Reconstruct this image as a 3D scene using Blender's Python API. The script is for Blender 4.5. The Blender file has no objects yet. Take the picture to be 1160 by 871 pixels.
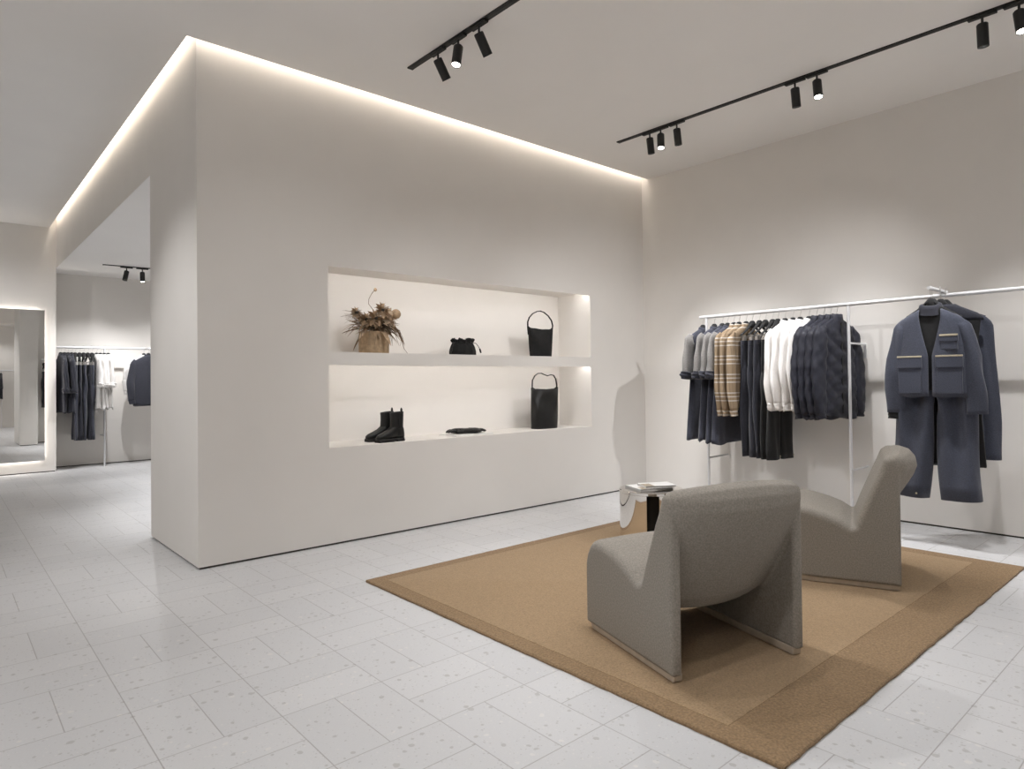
import bpy, bmesh, math, random
from mathutils import Vector, Matrix, noise
PI = math.pi
sc = bpy.context.scene
COL = sc.collection
rnd = random.Random(7)

# ------------------------------------------------------------------ dimensions
XA, YF, YE, YM, XR = 1.2748, 4.5343, 5.7653, 11.151, 5.9511    # wall planes
ZH, ZC, GAP = 2.8529, 3.4138, 0.0756                             # header, ceiling, cove gap
NX1, NX2, NZ1, NZ2, NZ3, NZ4, NYB = 2.1824, 5.0625, 2.0606, 1.4253, 1.3266, 0.7149, 4.997
YR, XL, YB = -1.9, -3.4, 11.66                                   # rear wall, left wall, back-room wall
RAIL_X, RAIL_Z = 5.59, 1.785

# ------------------------------------------------------------------ materials
def srgb(r, g, b):
    f = lambda c: (c/255/12.92 if c/255 <= .04045 else ((c/255+.055)/1.055)**2.4)
    return (f(r), f(g), f(b), 1)

def mat(name, col, rough=.8, metal=0.0, noise_scale=0, noise_amt=0.0, bump=0.0, bump_scale=200, sheen=0.0, spec=.5, detail=3):
    m = bpy.data.materials.new(name); m.use_nodes = True
    nt = m.node_tree; b = nt.nodes['Principled BSDF']
    b.inputs['Base Color'].default_value = col
    b.inputs['Roughness'].default_value = rough
    b.inputs['Metallic'].default_value = metal
    b.inputs['Specular IOR Level'].default_value = spec
    if sheen:
        b.inputs['Sheen Weight'].default_value = sheen
        b.inputs['Sheen Roughness'].default_value = .5
    tc = nt.nodes.new('ShaderNodeTexCoord')
    if noise_amt:
        n = nt.nodes.new('ShaderNodeTexNoise'); n.inputs['Scale'].default_value = noise_scale; n.inputs['Detail'].default_value = detail
        nt.links.new(tc.outputs['Object'], n.inputs['Vector'])
        mx = nt.nodes.new('ShaderNodeMix'); mx.data_type = 'RGBA'
        k1, k2 = 1-noise_amt, 1+noise_amt
        mx.inputs[6].default_value = (col[0]*k1, col[1]*k1, col[2]*k1, 1)
        mx.inputs[7].default_value = (min(1, col[0]*k2), min(1, col[1]*k2), min(1, col[2]*k2), 1)
        rp = nt.nodes.new('ShaderNodeValToRGB'); rp.color_ramp.elements[0].position = .3; rp.color_ramp.elements[1].position = .7
        nt.links.new(n.outputs['Fac'], rp.inputs['Fac'])
        nt.links.new(rp.outputs['Color'], mx.inputs[0]); nt.links.new(mx.outputs[2], b.inputs['Base Color'])
    if bump:
        n2 = nt.nodes.new('ShaderNodeTexNoise'); n2.inputs['Scale'].default_value = bump_scale; n2.inputs['Detail'].default_value = 4
        nt.links.new(tc.outputs['Object'], n2.inputs['Vector'])
        bp = nt.nodes.new('ShaderNodeBump'); bp.inputs['Strength'].default_value = bump; bp.inputs['Distance'].default_value = .004
        nt.links.new(n2.outputs['Fac'], bp.inputs['Height']); nt.links.new(bp.outputs['Normal'], b.inputs['Normal'])
    return m

def emis(name, col, strength):
    m = bpy.data.materials.new(name); m.use_nodes = True
    nt = m.node_tree; nt.nodes.clear()
    e = nt.nodes.new('ShaderNodeEmission'); o = nt.nodes.new('ShaderNodeOutputMaterial')
    e.inputs['Color'].default_value = col; e.inputs['Strength'].default_value = strength
    nt.links.new(e.outputs[0], o.inputs['Surface'])
    return m

def floor_mat():
    m = bpy.data.materials.new('terrazzo_tiles'); m.use_nodes = True
    nt = m.node_tree; b = nt.nodes['Principled BSDF']; L = nt.links
    def M(op, a, c=None, d=None):
        n = nt.nodes.new('ShaderNodeMath'); n.operation = op
        for i, v in enumerate((a, c, d)):
            if v is None: continue
            if isinstance(v, (int, float)): n.inputs[i].default_value = v
            else: L.new(v, n.inputs[i])
        return n.outputs[0]
    tc = nt.nodes.new('ShaderNodeTexCoord'); sx = nt.nodes.new('ShaderNodeSeparateXYZ')
    L.new(tc.outputs['Object'], sx.inputs[0])
    u = M('DIVIDE', M('SUBTRACT', sx.outputs[0], .137), .4017)
    v = M('DIVIDE', M('SUBTRACT', sx.outputs[1], 1.937), .4085)
    iu, iv = M('FLOOR', u), M('FLOOR', v)
    fu, fv = M('SUBTRACT', u, iu), M('SUBTRACT', v, iv)
    par = M('FLOORED_MODULO', M('ADD', iu, iv), 2.0)           # 0: split along x, 1: split along y
    gw = .0045
    def edge(f):            # distance to nearest 0/1
        return M('MINIMUM', f, M('SUBTRACT', 1.0, f))
    e0 = M('MINIMUM', edge(fu), edge(fv))
    mu, mv = M('ABSOLUTE', M('SUBTRACT', fu, .5)), M('ABSOLUTE', M('SUBTRACT', fv, .5))
    mid = M('ADD', M('MULTIPLY', mu, M('SUBTRACT', 1.0, par)), M('MULTIPLY', mv, par))
    d = M('MINIMUM', e0, mid)
    joint = nt.nodes.new('ShaderNodeMapRange'); joint.inputs[1].default_value = gw*.45; joint.inputs[2].default_value = gw*1.5
    joint.inputs[3].default_value = 1; joint.inputs[4].default_value = 0
    L.new(d, joint.inputs[0])
    # a tone for every tile
    hu = M('GREATER_THAN', fu, .5); hv = M('GREATER_THAN', fv, .5)
    half = M('ADD', M('MULTIPLY', hu, M('SUBTRACT', 1.0, par)), M('MULTIPLY', hv, par))
    cx = nt.nodes.new('ShaderNodeCombineXYZ'); L.new(iu, cx.inputs[0]); L.new(iv, cx.inputs[1]); L.new(half, cx.inputs[2])
    wn = nt.nodes.new('ShaderNodeTexWhiteNoise'); wn.noise_dimensions = '3D'; L.new(cx.outputs[0], wn.inputs['Vector'])
    # chips
    def chips(scale, lo, hi, rseed):
        vo = nt.nodes.new('ShaderNodeTexVoronoi'); vo.inputs['Scale'].default_value = scale
        mp = nt.nodes.new('ShaderNodeMapping'); mp.inputs['Location'].default_value = (rseed, rseed*.7, 0)
        L.new(tc.outputs['Object'], mp.inputs['Vector'])
        ns = nt.nodes.new('ShaderNodeTexNoise'); ns.inputs['Scale'].default_value = scale*1.3
        L.new(mp.outputs[0], ns.inputs['Vector'])
        va = nt.nodes.new('ShaderNodeVectorMath'); va.operation = 'MULTIPLY_ADD'
        va.inputs[1].default_value = (.5/scale,)*3; L.new(ns.outputs['Color'], va.inputs[0]); L.new(mp.outputs[0], va.inputs[2])
        L.new(va.outputs[0], vo.inputs['Vector'])
        sep = nt.nodes.new('ShaderNodeSeparateColor'); L.new(vo.outputs['Color'], sep.inputs[0])
        size = M('MULTIPLY', M('POWER', sep.outputs[0], 2.0), hi)
        mr = nt.nodes.new('ShaderNodeMapRange'); L.new(M('SUBTRACT', size, vo.outputs['Distance']), mr.inputs[0])
        mr.inputs[1].default_value = 0; mr.inputs[2].default_value = .08
        return mr.outputs[0], sep.outputs[1]
    c1, t1 = chips(31, 0, .40, 3.1)
    c2, t2 = chips(95, 0, .42, 9.7)
    def mix(fac, a, c):
        n = nt.nodes.new('ShaderNodeMix'); n.data_type = 'RGBA'
        if isinstance(fac, (int, float)): n.inputs[0].default_value = fac
        else: L.new(fac, n.inputs[0])
        for s, x in ((6, a), (7, c)):
            if isinstance(x, tuple): n.inputs[s].default_value = x
            else: L.new(x, n.inputs[s])
        return n.outputs[2]
    base = mix(wn.outputs['Value'], (.592, .594, .602, 1), (.632, .632, .638, 1))
    fine = nt.nodes.new('ShaderNodeTexNoise'); fine.inputs['Scale'].default_value = 120; fine.inputs['Detail'].default_value = 5
    L.new(tc.outputs['Object'], fine.inputs['Vector'])
    base = mix(M('MULTIPLY', fine.outputs['Fac'], .22), base, (.40, .39, .38, 1))
    chipcol = mix(M('GREATER_THAN', t1, .72), (.36, .35, .335, 1), (.70, .68, .65, 1))
    chipcol2 = mix(M('GREATER_THAN', t2, .6), (.38, .365, .35, 1), (.68, .665, .64, 1))
    base = mix(M('MULTIPLY', c2, .5), base, chipcol2)
    base = mix(M('MULTIPLY', c1, .55), base, chipcol)
    base = mix(M('MULTIPLY', joint.outputs[0], .55), base, (.22, .20, .18, 1))
    L.new(base, b.inputs['Base Color'])
    b.inputs['Roughness'].default_value = .46; b.inputs['Specular IOR Level'].default_value = .4
    bp = nt.nodes.new('ShaderNodeBump'); bp.inputs['Strength'].default_value = .25; bp.inputs['Distance'].default_value = .003; bp.invert = True
    L.new(joint.outputs[0], bp.inputs['Height']); L.new(bp.outputs[0], b.inputs['Normal'])
    return m

def plaid_mat():
    m = bpy.data.materials.new('tan_plaid_cloth'); m.use_nodes = True
    nt = m.node_tree; b = nt.nodes['Principled BSDF']; L = nt.links
    tc = nt.nodes.new('ShaderNodeTexCoord'); sx = nt.nodes.new('ShaderNodeSeparateXYZ'); L.new(tc.outputs['Object'], sx.inputs[0])
    def M(op, a, c):
        n = nt.nodes.new('ShaderNodeMath'); n.operation = op
        for i, v in enumerate((a, c)):
            if isinstance(v, (int, float)): n.inputs[i].default_value = v
            else: L.new(v, n.inputs[i])
        return n.outputs[0]
    def lines(coord, period, offs, w):
        f = M('MULTIPLY', M('FLOORED_MODULO', coord, period), 1/period)
        r = None
        for o in offs:
            k = M('LESS_THAN', M('ABSOLUTE', M('SUBTRACT', f, o), 0), w)
            r = k if r is None else M('MAXIMUM', r, k)
        return r
    hz = lines(sx.outputs[2], .165, (.2, .42, .62), .028)
    vt = lines(sx.outputs[0], .11, (.3, .55), .03)
    def mix(fac, a, c):
        n = nt.nodes.new('ShaderNodeMix'); n.data_type = 'RGBA'; L.new(fac, n.inputs[0])
        for s, x in ((6, a), (7, c)):
            if isinstance(x, tuple): n.inputs[s].default_value = x
            else: L.new(x, n.inputs[s])
        return n.outputs[2]
    c = mix(M('MULTIPLY', vt, .5), (.25, .182, .115, 1), (.15, .11, .07, 1))
    c = mix(M('MULTIPLY', hz, .85), c, (.52, .49, .45, 1))
    L.new(c, b.inputs['Base Color']); b.inputs['Roughness'].default_value = .9
    return m

WALL = mat('warm_white_plaster', (.765, .737, .700, 1), .92, noise_scale=3, noise_amt=.012, bump=.03, bump_scale=60)
CEIL = mat('ceiling_paint', (.85, .832, .808, 1), .95, noise_scale=2, noise_amt=.01)
FLOOR = floor_mat()
REVEAL = mat('dark_shadow_gap', (.06, .052, .042, 1), .9, noise_scale=40, noise_amt=.1)  # shade of the recess under the walls, put into the colour
LED = emis('led_strip_light', (1, .91, .81, 1), 13)
LED_NICHE = emis('niche_led_light', (1, .965, .94, 1), 20)
LED_MIRROR = emis('mirror_led_light', (1, .93, .86, 1), 11)
LENS = emis('spot_lens_light', (1, .95, .88, 1), 30)
BLACK = mat('black_powder_coat', (.012, .012, .012, 1), .55, noise_scale=90, noise_amt=.1)
LENS_OFF = mat('dark_lens_glass', (.05, .05, .05, 1), .15, noise_scale=50, noise_amt=.1)
RAILM = mat('satin_white_metal', (.72, .72, .73, 1), .35, metal=.35, noise_scale=30, noise_amt=.02)
CHROME = mat('polished_steel', (.80, .77, .73, 1), .035, metal=1.0, noise_scale=4, noise_amt=.02)
HOOKM = mat('brushed_hook_metal', (.62, .60, .58, 1), .3, metal=.9, noise_scale=60, noise_amt=.05)
MIRROR = mat('mirror_silver', (.88, .88, .87, 1), .0, metal=1.0, noise_scale=1, noise_amt=.001)
RUG = mat('tan_wool_pile', (.335, .232, .135, 1), 1, noise_scale=130, noise_amt=.20, bump=1.0, bump_scale=160, sheen=.15, spec=.1, detail=6)
RUGB = mat('brown_wool_border_pile', (.265, .178, .100, 1), 1, noise_scale=110, noise_amt=.25, bump=1.0, bump_scale=150, sheen=.12, spec=.1, detail=6)
RUGG = mat('brown_wool_groove', (.17, .113, .065, 1), 1, noise_scale=130, noise_amt=.2, spec=.1)
WOOL = mat('grey_beige_wool_upholstery', (.285, .260, .226, 1), .95, noise_scale=150, noise_amt=.2, bump=.5, bump_scale=380, sheen=.06, spec=.2, detail=6)
BASEW = mat('taupe_base_strip', (.43, .36, .285, 1), .5, noise_scale=25, noise_amt=.1)
NAVY = mat('navy_cotton', (.036, .039, .058, 1), .9, noise_scale=60, noise_amt=.18, bump=.2, bump_scale=300, sheen=.2)
NAVYD = mat('dark_navy_twill', (.020, .021, .031, 1), .9, noise_scale=60, noise_amt=.18, bump=.2, bump_scale=300, sheen=.15)
GREYB = mat('grey_chambray', (.20, .19, .18, 1), .9, noise_scale=80, noise_amt=.15, bump=.2, bump_scale=300, sheen=.2)
DENIM = mat('faded_blue_denim', (.047, .053, .078, 1), .9, noise_scale=160, noise_amt=.22, bump=.25, bump_scale=350, sheen=.2)
BLACKC = mat('black_cloth', (.009, .009, .0095, 1), .92, noise_scale=60, noise_amt=.2, bump=.2, bump_scale=200, sheen=.08)
QUILT = mat('quilted_navy_nylon', (.019, .020, .030, 1), .55, noise_scale=40, noise_amt=.2, sheen=.03, spec=.3)
WHITEC = mat('white_cotton', (.76, .74, .72, 1), .9, noise_scale=60, noise_amt=.03, bump=.15, bump_scale=250)
CREAMT = mat('cream_edging', (.42, .37, .27, 1), .9, noise_scale=90, noise_amt=.1)
PLAID = plaid_mat()
LEATHER = mat('black_leather', (.008, .0078, .0075, 1), .42, spec=.35, noise_scale=30, noise_amt=.2, bump=.25, bump_scale=120)
SUEDE = mat('black_soft_fabric', (.009, .0088, .0088, 1), .75, spec=.25, noise_scale=40, noise_amt=.2, bump=.3, bump_scale=90)
RUBBER = mat('black_rubber_sole', (.015, .014, .013, 1), .7, noise_scale=40, noise_amt=.2)
CLAY = mat('tan_clay_vase', (.40, .285, .175, 1), .85, noise_scale=35, noise_amt=.2, bump=.5, bump_scale=50)
DRY1 = mat('dried_tan_petals', (.36, .255, .16, 1), .9, noise_scale=40, noise_amt=.3)
DRY2 = mat('dried_brown_leaves', (.16, .115, .072, 1), .9, noise_scale=40, noise_amt=.3)
DRY3 = mat('dried_pale_petals', (.47, .36, .255, 1), .9, noise_scale=40, noise_amt=.2)
DRYD = mat('dried_dark_seed', (.025, .018, .013, 1), .9, noise_scale=60, noise_amt=.3)
PAPER = mat('white_paper', (.80, .79, .77, 1), .6, noise_scale=20, noise_amt=.02)
PHOTO = mat('tan_cover_photo', (.40, .33, .24, 1), .5, noise_scale=60, noise_amt=.25)
PAGES = mat('book_page_edges', (.55, .52, .49, 1), .8, noise_scale=300, noise_amt=.2)
DARKIN = mat('dark_inside_shade', (.012, .011, .010, 1), .5, noise_scale=20, noise_amt=.1)

# ------------------------------------------------------------------ mesh helper
class MB:
    def __init__(s): s.v = []; s.f = []
    def add(s, vs, fs):
        n = len(s.v); s.v += [tuple(p) for p in vs]; s.f += [tuple(i+n for i in q) for q in fs]; return s
    def box(s, x0, x1, y0, y1, z0, z1):
        vs = [(x, y, z) for z in (z0, z1) for y in (y0, y1) for x in (x0, x1)]
        return s.add(vs, [(0, 2, 3, 1), (4, 5, 7, 6), (0, 1, 5, 4), (2, 6, 7, 3), (0, 4, 6, 2), (1, 3, 7, 5)])
    def loft(s, rings, closed=True, cap0=True, cap1=True):
        n = len(rings[0]); vs = [p for r in rings for p in r]; fs = []
        for i in range(len(rings)-1):
            for j in range(n if closed else n-1):
                k = (j+1) % n
                fs.append((i*n+j, i*n+k, (i+1)*n+k, (i+1)*n+j))
        if closed and cap0: fs.append(tuple(reversed(range(n))))
        if closed and cap1: fs.append(tuple((len(rings)-1)*n+j for j in range(n)))
        return s.add(vs, fs)
    def tube(s, pts, r, seg=10, flat=1.0, up=(0, 0, 1)):
        pts = [Vector(p) for p in pts]; R = r if isinstance(r, (list, tuple)) else [r]*len(pts)
        rings = []; prev = None
        for i, p in enumerate(pts):
            t = (pts[min(i+1, len(pts)-1)]-pts[max(i-1, 0)]).normalized()
            if prev is None:
                a = Vector(up).cross(t)
                if a.length < 1e-4: a = Vector((1, 0, 0)).cross(t)
            else: a = prev-t*prev.dot(t)
            a.normalize(); prev = a; c = t.cross(a)
            rings.append([p+(a*math.cos(q)+c*math.sin(q)*flat)*R[i] for q in [2*PI*k/seg for k in range(seg)]])
        return s.loft(rings)
    def lathe(s, prof, seg=32, c=(0, 0, 0)):
        rings = [[(c[0]+r*math.cos(2*PI*k/seg), c[1]+r*math.sin(2*PI*k/seg), c[2]+z) for k in range(seg)] for r, z in prof]
        return s.loft(rings)
    def cyl(s, p0, p1, r, seg=20):
        return s.tube([p0, p1], r, seg)
    def prism(s, poly, axis, a0, a1):           # poly: 2-D outline; axis 'x': (y,z), 'y': (x,z), 'z': (x,y)
        def P(q, a): return {'x': (a, q[0], q[1]), 'y': (q[0], a, q[1]), 'z': (q[0], q[1], a)}[axis]
        n = len(poly)
        return s.loft([[P(q, a0) for q in poly], [P(q, a1) for q in poly]])
    def xf(s, M):
        s.v = [tuple(M @ Vector(p)) for p in s.v]; return s
    def mesh(s, name, smooth=True, angle=40):
        me = bpy.data.meshes.new(name); me.from_pydata(s.v, [], s.f); me.update()
        bm = bmesh.new(); bm.from_mesh(me)
        bmesh.ops.recalc_face_normals(bm, faces=bm.faces)
        bm.to_mesh(me); bm.free()
        if smooth:
            for p in me.polygons: p.use_smooth = True
            me.set_sharp_from_angle(angle=math.radians(angle))
        return me

def obj(name, mb, m, parent=None, smooth=True, angle=40, bevel=0, loc=None):
    me = mb.mesh(name, smooth, angle) if isinstance(mb, MB) else mb
    o = bpy.data.objects.new(name, me); COL.objects.link(o)
    if not me.materials: me.materials.append(m)
    if parent: o.parent = parent
    if loc: o.location = loc
    if bevel:
        b = o.modifiers.new('bevel', 'BEVEL'); b.width = bevel; b.segments = 3; b.limit_method = 'ANGLE'; b.harden_normals = False
    return o

def tag(o, label, cat, group=None):
    o['label'] = label; o['category'] = cat
    if group: o['group'] = group
    return o

def thing(name, label, cat, loc=(0, 0, 0), rz=0, group=None):
    o = bpy.data.objects.new(name, None); COL.objects.link(o); o.empty_display_size = .1
    o.location = loc; o.rotation_euler = (0, 0, rz)
    return tag(o, label, cat, group)

def struct(name, mb, m, parent=None, **k):
    o = obj(name, mb, m, parent, smooth=k.pop('smooth', False), **k); o['kind'] = 'structure'; return o

def dup(root, loc, rz, label, group=None, cat=None):
    r = root.copy(); COL.objects.link(r); r.location = loc; r.rotation_euler = (0, 0, rz); r['label'] = label
    if group: r['group'] = group
    if cat: r['category'] = cat
    for ch in list(root.children):
        c = ch.copy(); COL.objects.link(c); c.parent = r
        for g in list(ch.children):
            d = g.copy(); COL.objects.link(d); d.parent = c
    return r

# ------------------------------------------------------------------ the setting
fl = MB().add([(XL, YR, 0), (7.2, YR, 0), (7.2, 12.2, 0), (XL, 12.2, 0)], [(0, 1, 2, 3)]).box(XL, 7.2, YR, 12.2, -.2, -.01)
struct('floor', fl, FLOOR)
RG = .014                      # height of the dark reveal under the walls
# display wall with its two niches
T = 5.13
struct('wall_front', MB().box(XA, NX1, YF, T, RG, ZC+.3), WALL)
struct('wall_front', MB().box(NX2, XR, YF, T, RG, ZC+.3), WALL)
struct('wall_front', MB().box(NX1, NX2, YF, T, RG, NZ4), WALL)
struct('wall_front', MB().box(NX1, NX2, YF, NYB, NZ3+.03, NZ2).box(NX1, NX2, YF, YF+.02, NZ3, NZ3+.03), WALL)   # shelf; small lips hide the light strips
struct('wall_front', MB().box(NX1, NX2, YF, T, NZ1+.03, ZC+.3).box(NX1, NX2, YF, YF+.02, NZ1, NZ1+.03), WALL)
struct('wall_front', MB().box(NX1, NX2, NYB, T, NZ4, NZ1+.03), WALL)
struct('gap_shade_front', MB().box(XA+.012, XR, YF+.012, T-.012, 0, RG+.002), REVEAL)  # no board here: a dark strip stands for the shade in the gap
struct('wall_return', MB().box(XA, 1.57, T-.001, YE, RG, ZC+.3).box(XA, XA+.16, YE, YM, ZH+.002, ZC+.3), WALL)
struct('gap_shade_return', MB().box(XA+.012, 1.558, T, YE-.012, 0, RG+.002), REVEAL)
struct('wall_right', MB().box(XR, XR+.2, YR, YB+.2, RG, ZC+.3), WALL)
struct('gap_shade_right', MB().box(XR+.012, XR+.19, YR, YB+.1, 0, RG+.002), REVEAL)
struct('wall_mirror', MB().box(XL, XA, YM, YB+.2, RG, ZC+.3), WALL)
struct('gap_shade_mirror', MB().box(XL, XA-.012, YM+.012, YB+.1, 0, RG+.002), REVEAL)
struct('wall_back', MB().box(XA, XR, YB, YB+.2, RG, ZC+.3), WALL)
struct('gap_shade_back', MB().box(XA, XR, YB+.012, YB+.1, 0, RG+.002), REVEAL)
struct('wall_left', MB().box(XL-.2, XL, YR, YB+.2, 0, ZC+.3), WALL)
struct('wall_rear', MB().box(XL, XR, YR-.2, YR, 0, ZC+.3).box(XL, XR, YR, YR+.9, 2.95, ZC+.3), WALL)
# ceilings: main slab stops short of the display wall, leaving the light cove
c = MB()
c.box(XL, XA-GAP, YR, YM, ZC, ZC+.03).box(XA-GAP, XR, YR, YF-GAP, ZC, ZC+.03)
c.box(XL, XR, YR, YM, ZC+.24, ZC+.3)
c.box(XA-.5, XA-.48, YF-.5, YM, ZC+.03, ZC+.24).box(XA-.5, XR, YF-.5, YF-.48, ZC+.03, ZC+.24)
struct('ceiling', c, CEIL)
struct('ceiling_back', MB().box(XA+.0015, XR, YE, YB, ZH, ZH+.06).box(1.57, XR, T, YE, ZH, ZH+.06), CEIL)
# light strips (they give the cove, niche glow)
s1 = MB().box(XA-.055, XR-.02, YF-.068, YF-.046, ZC+.085, ZC+.103).box(XA-.055, XA-.03, YF-.03, YM-.15, ZC+.15, ZC+.17)
struct('trim_1', s1, LED)
struct('trim_2', MB().box(NX1+.02, NX2-.005, YF+.021, YF+.033, NZ1+.008, NZ1+.028), LED_NICHE)
struct('trim_3', MB().box(NX1+.02, NX2-.005, YF+.021, YF+.033, NZ3+.008, NZ3+.028), LED_NICHE)

# ------------------------------------------------------------------ mirror with glow behind it
mr = thing('backlit_mirror', 'tall frameless wall mirror with a glowing halo of light around its edge', 'mirror', (.39, YM, .17))
obj('mirror_glass', MB().box(-.75, .748, -.065, -.05, 0, 2.074), MIRROR, mr, smooth=False)
obj('backing_box', MB().box(-.70, .70, -.05, 0, .05, 2.02), RAILM, mr, smooth=False)
g = MB(); 
g.box(-.715, .715, -.04, -.012, .02, .035).box(-.715, .715, -.04, -.012, 2.035, 2.05).box(-.715, -.70, -.04, -.012, .035, 2.035).box(.70, .715, -.04, -.012, .035, 2.035)
obj('light_strip', g, LED_MIRROR, mr, smooth=False)

# ------------------------------------------------------------------ ceiling tracks and spotlights
def light(name, loc, target, power, size=75, blend=.9, radius=.04, col=(.985, .985, 1), parent=None):
    l = bpy.data.lights.new(name, 'SPOT'); l.energy = power; l.spot_size = math.radians(size); l.spot_blend = blend
    l.shadow_soft_size = radius; l.color = col
    o = bpy.data.objects.new(name, l); COL.objects.link(o)
    d = Vector(target)-Vector(loc)
    o.rotation_euler = d.to_track_quat('-Z', 'Y').to_euler(); o.location = loc
    return o

def track(name, x0, y0, x1, y1, z, label):
    t = thing(name, label, 'track light', ((x0+x1)/2, (y0+y1)/2, z-.032))
    L = math.hypot(x1-x0, y1-y0); a = math.atan2(y1-y0, x1-x0); t.rotation_euler = (0, 0, a)
    obj('track_profile', MB().box(-L/2, L/2, -.022, .022, .024, .0325), BLACK, t, bevel=.001)
    obj('conductor_slot', MB().box(-L/2+.02, L/2-.02, -.007, .007, .0225, .025), DARKIN, t, smooth=False)
    for s in (-1, 1):
        obj('end_cap', MB().box(s*L/2-.010, s*L/2+.010, -.0225, .0225, .0225, .0322), BLACK, t, bevel=.002)
    return t

def spotlight(x, y, z, tilt_dir, tilt, label, group, along, lit, target=None, power=0, size=75):
    rc_ = 0 if lit else .06
    """z = underside of the track"""
    x *= 1.011; y *= 1.011 if z > 3 else 1.0
    t = thing('spotlight', label, 'spotlight', (x, y, z), 0, group)
    ad = MB().box(-.075, .075, -.016, .016, -.016, 0); ad.xf(Matrix.Rotation(along, 4, 'Z'))
    obj('track_adapter', ad, BLACK, t, bevel=.003)
    obj('swivel_stem', MB().cyl((0, 0, -.075), (0, 0, -.014), .007), BLACK, t)
    ax = Vector((math.cos(tilt_dir), math.sin(tilt_dir), 0)); d = (ax*math.sin(tilt)+Vector((0, 0, -1))*math.cos(tilt))
    q = d.to_track_quat('-Z', 'Y').to_matrix().to_4x4(); q.translation = Vector((0, 0, -.067))
    h = MB().lathe([(.0, .012), (.026, .012), (.031, .006), (.031, -.128), (.027, -.128), (.026, -.122+rc_), (0, -.122+rc_)], 28); h.xf(q)
    obj('lamp_housing', h, BLACK, t)
    ln = MB().lathe([(0, -.1235+rc_), (.0255, -.1235+rc_), (.0255, -.1225+rc_), (0, -.1225+rc_)], 24); ln.xf(q)
    o = obj('lamp_lens', ln, LENS, t)
    if power:
        p = Vector((x, y, z)) + q @ Vector((0, 0, -.135))
        tg = target if target else p+d
        lo = light('spot_beam', p, tg, power, size, radius=.018)
    return t

ZT = ZC-.010
track('ceiling_track', 2.520, 3.915, 2.56, -1.2, ZC, 'black ceiling track with three spotlights near the display wall corner')
track('ceiling_track', 4.797, 3.912, 4.84, -1.2, ZC, 'long black ceiling track running beside the clothes wall')
track('ceiling_track', 1.73, 10.43, 3.2, 10.33, ZH, 'short black ceiling track in the room behind the doorway')
E90 = PI/2
KR, KL = 1.0, 1.0
spotlight(2.492, 3.54, ZT, .05, .60, 'black spotlight tilted right, nearest the end of the short left track', 'spotlights on the left track', E90, False, (5.9, 4.0, .7), 95, 52)
spotlight(2.494, 3.32, ZT, -2.75, .24, 'black spotlight with glowing lens, middle of three on left track', 'spotlights on the left track', E90, True, (2.5, 2.2, 0), 80)
spotlight(2.496, 3.11, ZT, .05, .60, 'black spotlight tilted right, closest to the top picture edge on left track', 'spotlights on the left track', E90, False, (5.9, 2.4, .7), 95, 52)
spotlight(4.745, 3.52, ZT, 0, .16, 'black downturned spotlight, first at the far end of right track', 'spotlights on the right track', E90, False, (5.80, 3.5, 0), 128, 58)
spotlight(4.746, 3.405, ZT, -2.5, .25, 'black spotlight with glowing lens between two dark ones, right track far end', 'spotlights on the right track', E90, True, (4.0, 2.3, 0), 75)
spotlight(4.748, 3.24, ZT, 0, .16, 'black downturned spotlight, third from the far end of right track', 'spotlights on the right track', E90, False, (5.80, 3.0, 0), 128, 58)
spotlight(4.757, 2.22, ZT, 0, .16, 'black downturned spotlight, left one of the middle pair on right track', 'spotlights on the right track', E90, False, (5.80, 2.2, 0), 128, 58)
spotlight(4.758, 2.06, ZT, -2.5, .25, 'black spotlight with glowing lens in the middle pair on right track', 'spotlights on the right track', E90, True, (4.0, 1.5, 0), 75)
spotlight(4.767, 1.07, ZT, 0, .10, 'black downturned spotlight, left one of the pair by the right picture edge', 'spotlights on the right track', E90, False, (5.80, 1.0, 0), 128, 58)
spotlight(4.768, .89, ZT, -2.5, .22, 'black spotlight with bright lens cut by the right picture edge', 'spotlights on the right track', E90, True, (3.6, .3, 0), 60)
spotlight(1.985, 10.413, ZH-.010, -2.6, .25, 'black tilted spotlight, left one in the back room', 'back room spotlights', 0, False, (1.7, 11.6, .6), 105, 85)
spotlight(2.175, 10.40, ZH-.010, -PI/2, .12, 'black spotlight with glowing lens, right one in the back room', 'back room spotlights', 0, True, (2.1, 8.2, 0), 60, 90)
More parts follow.
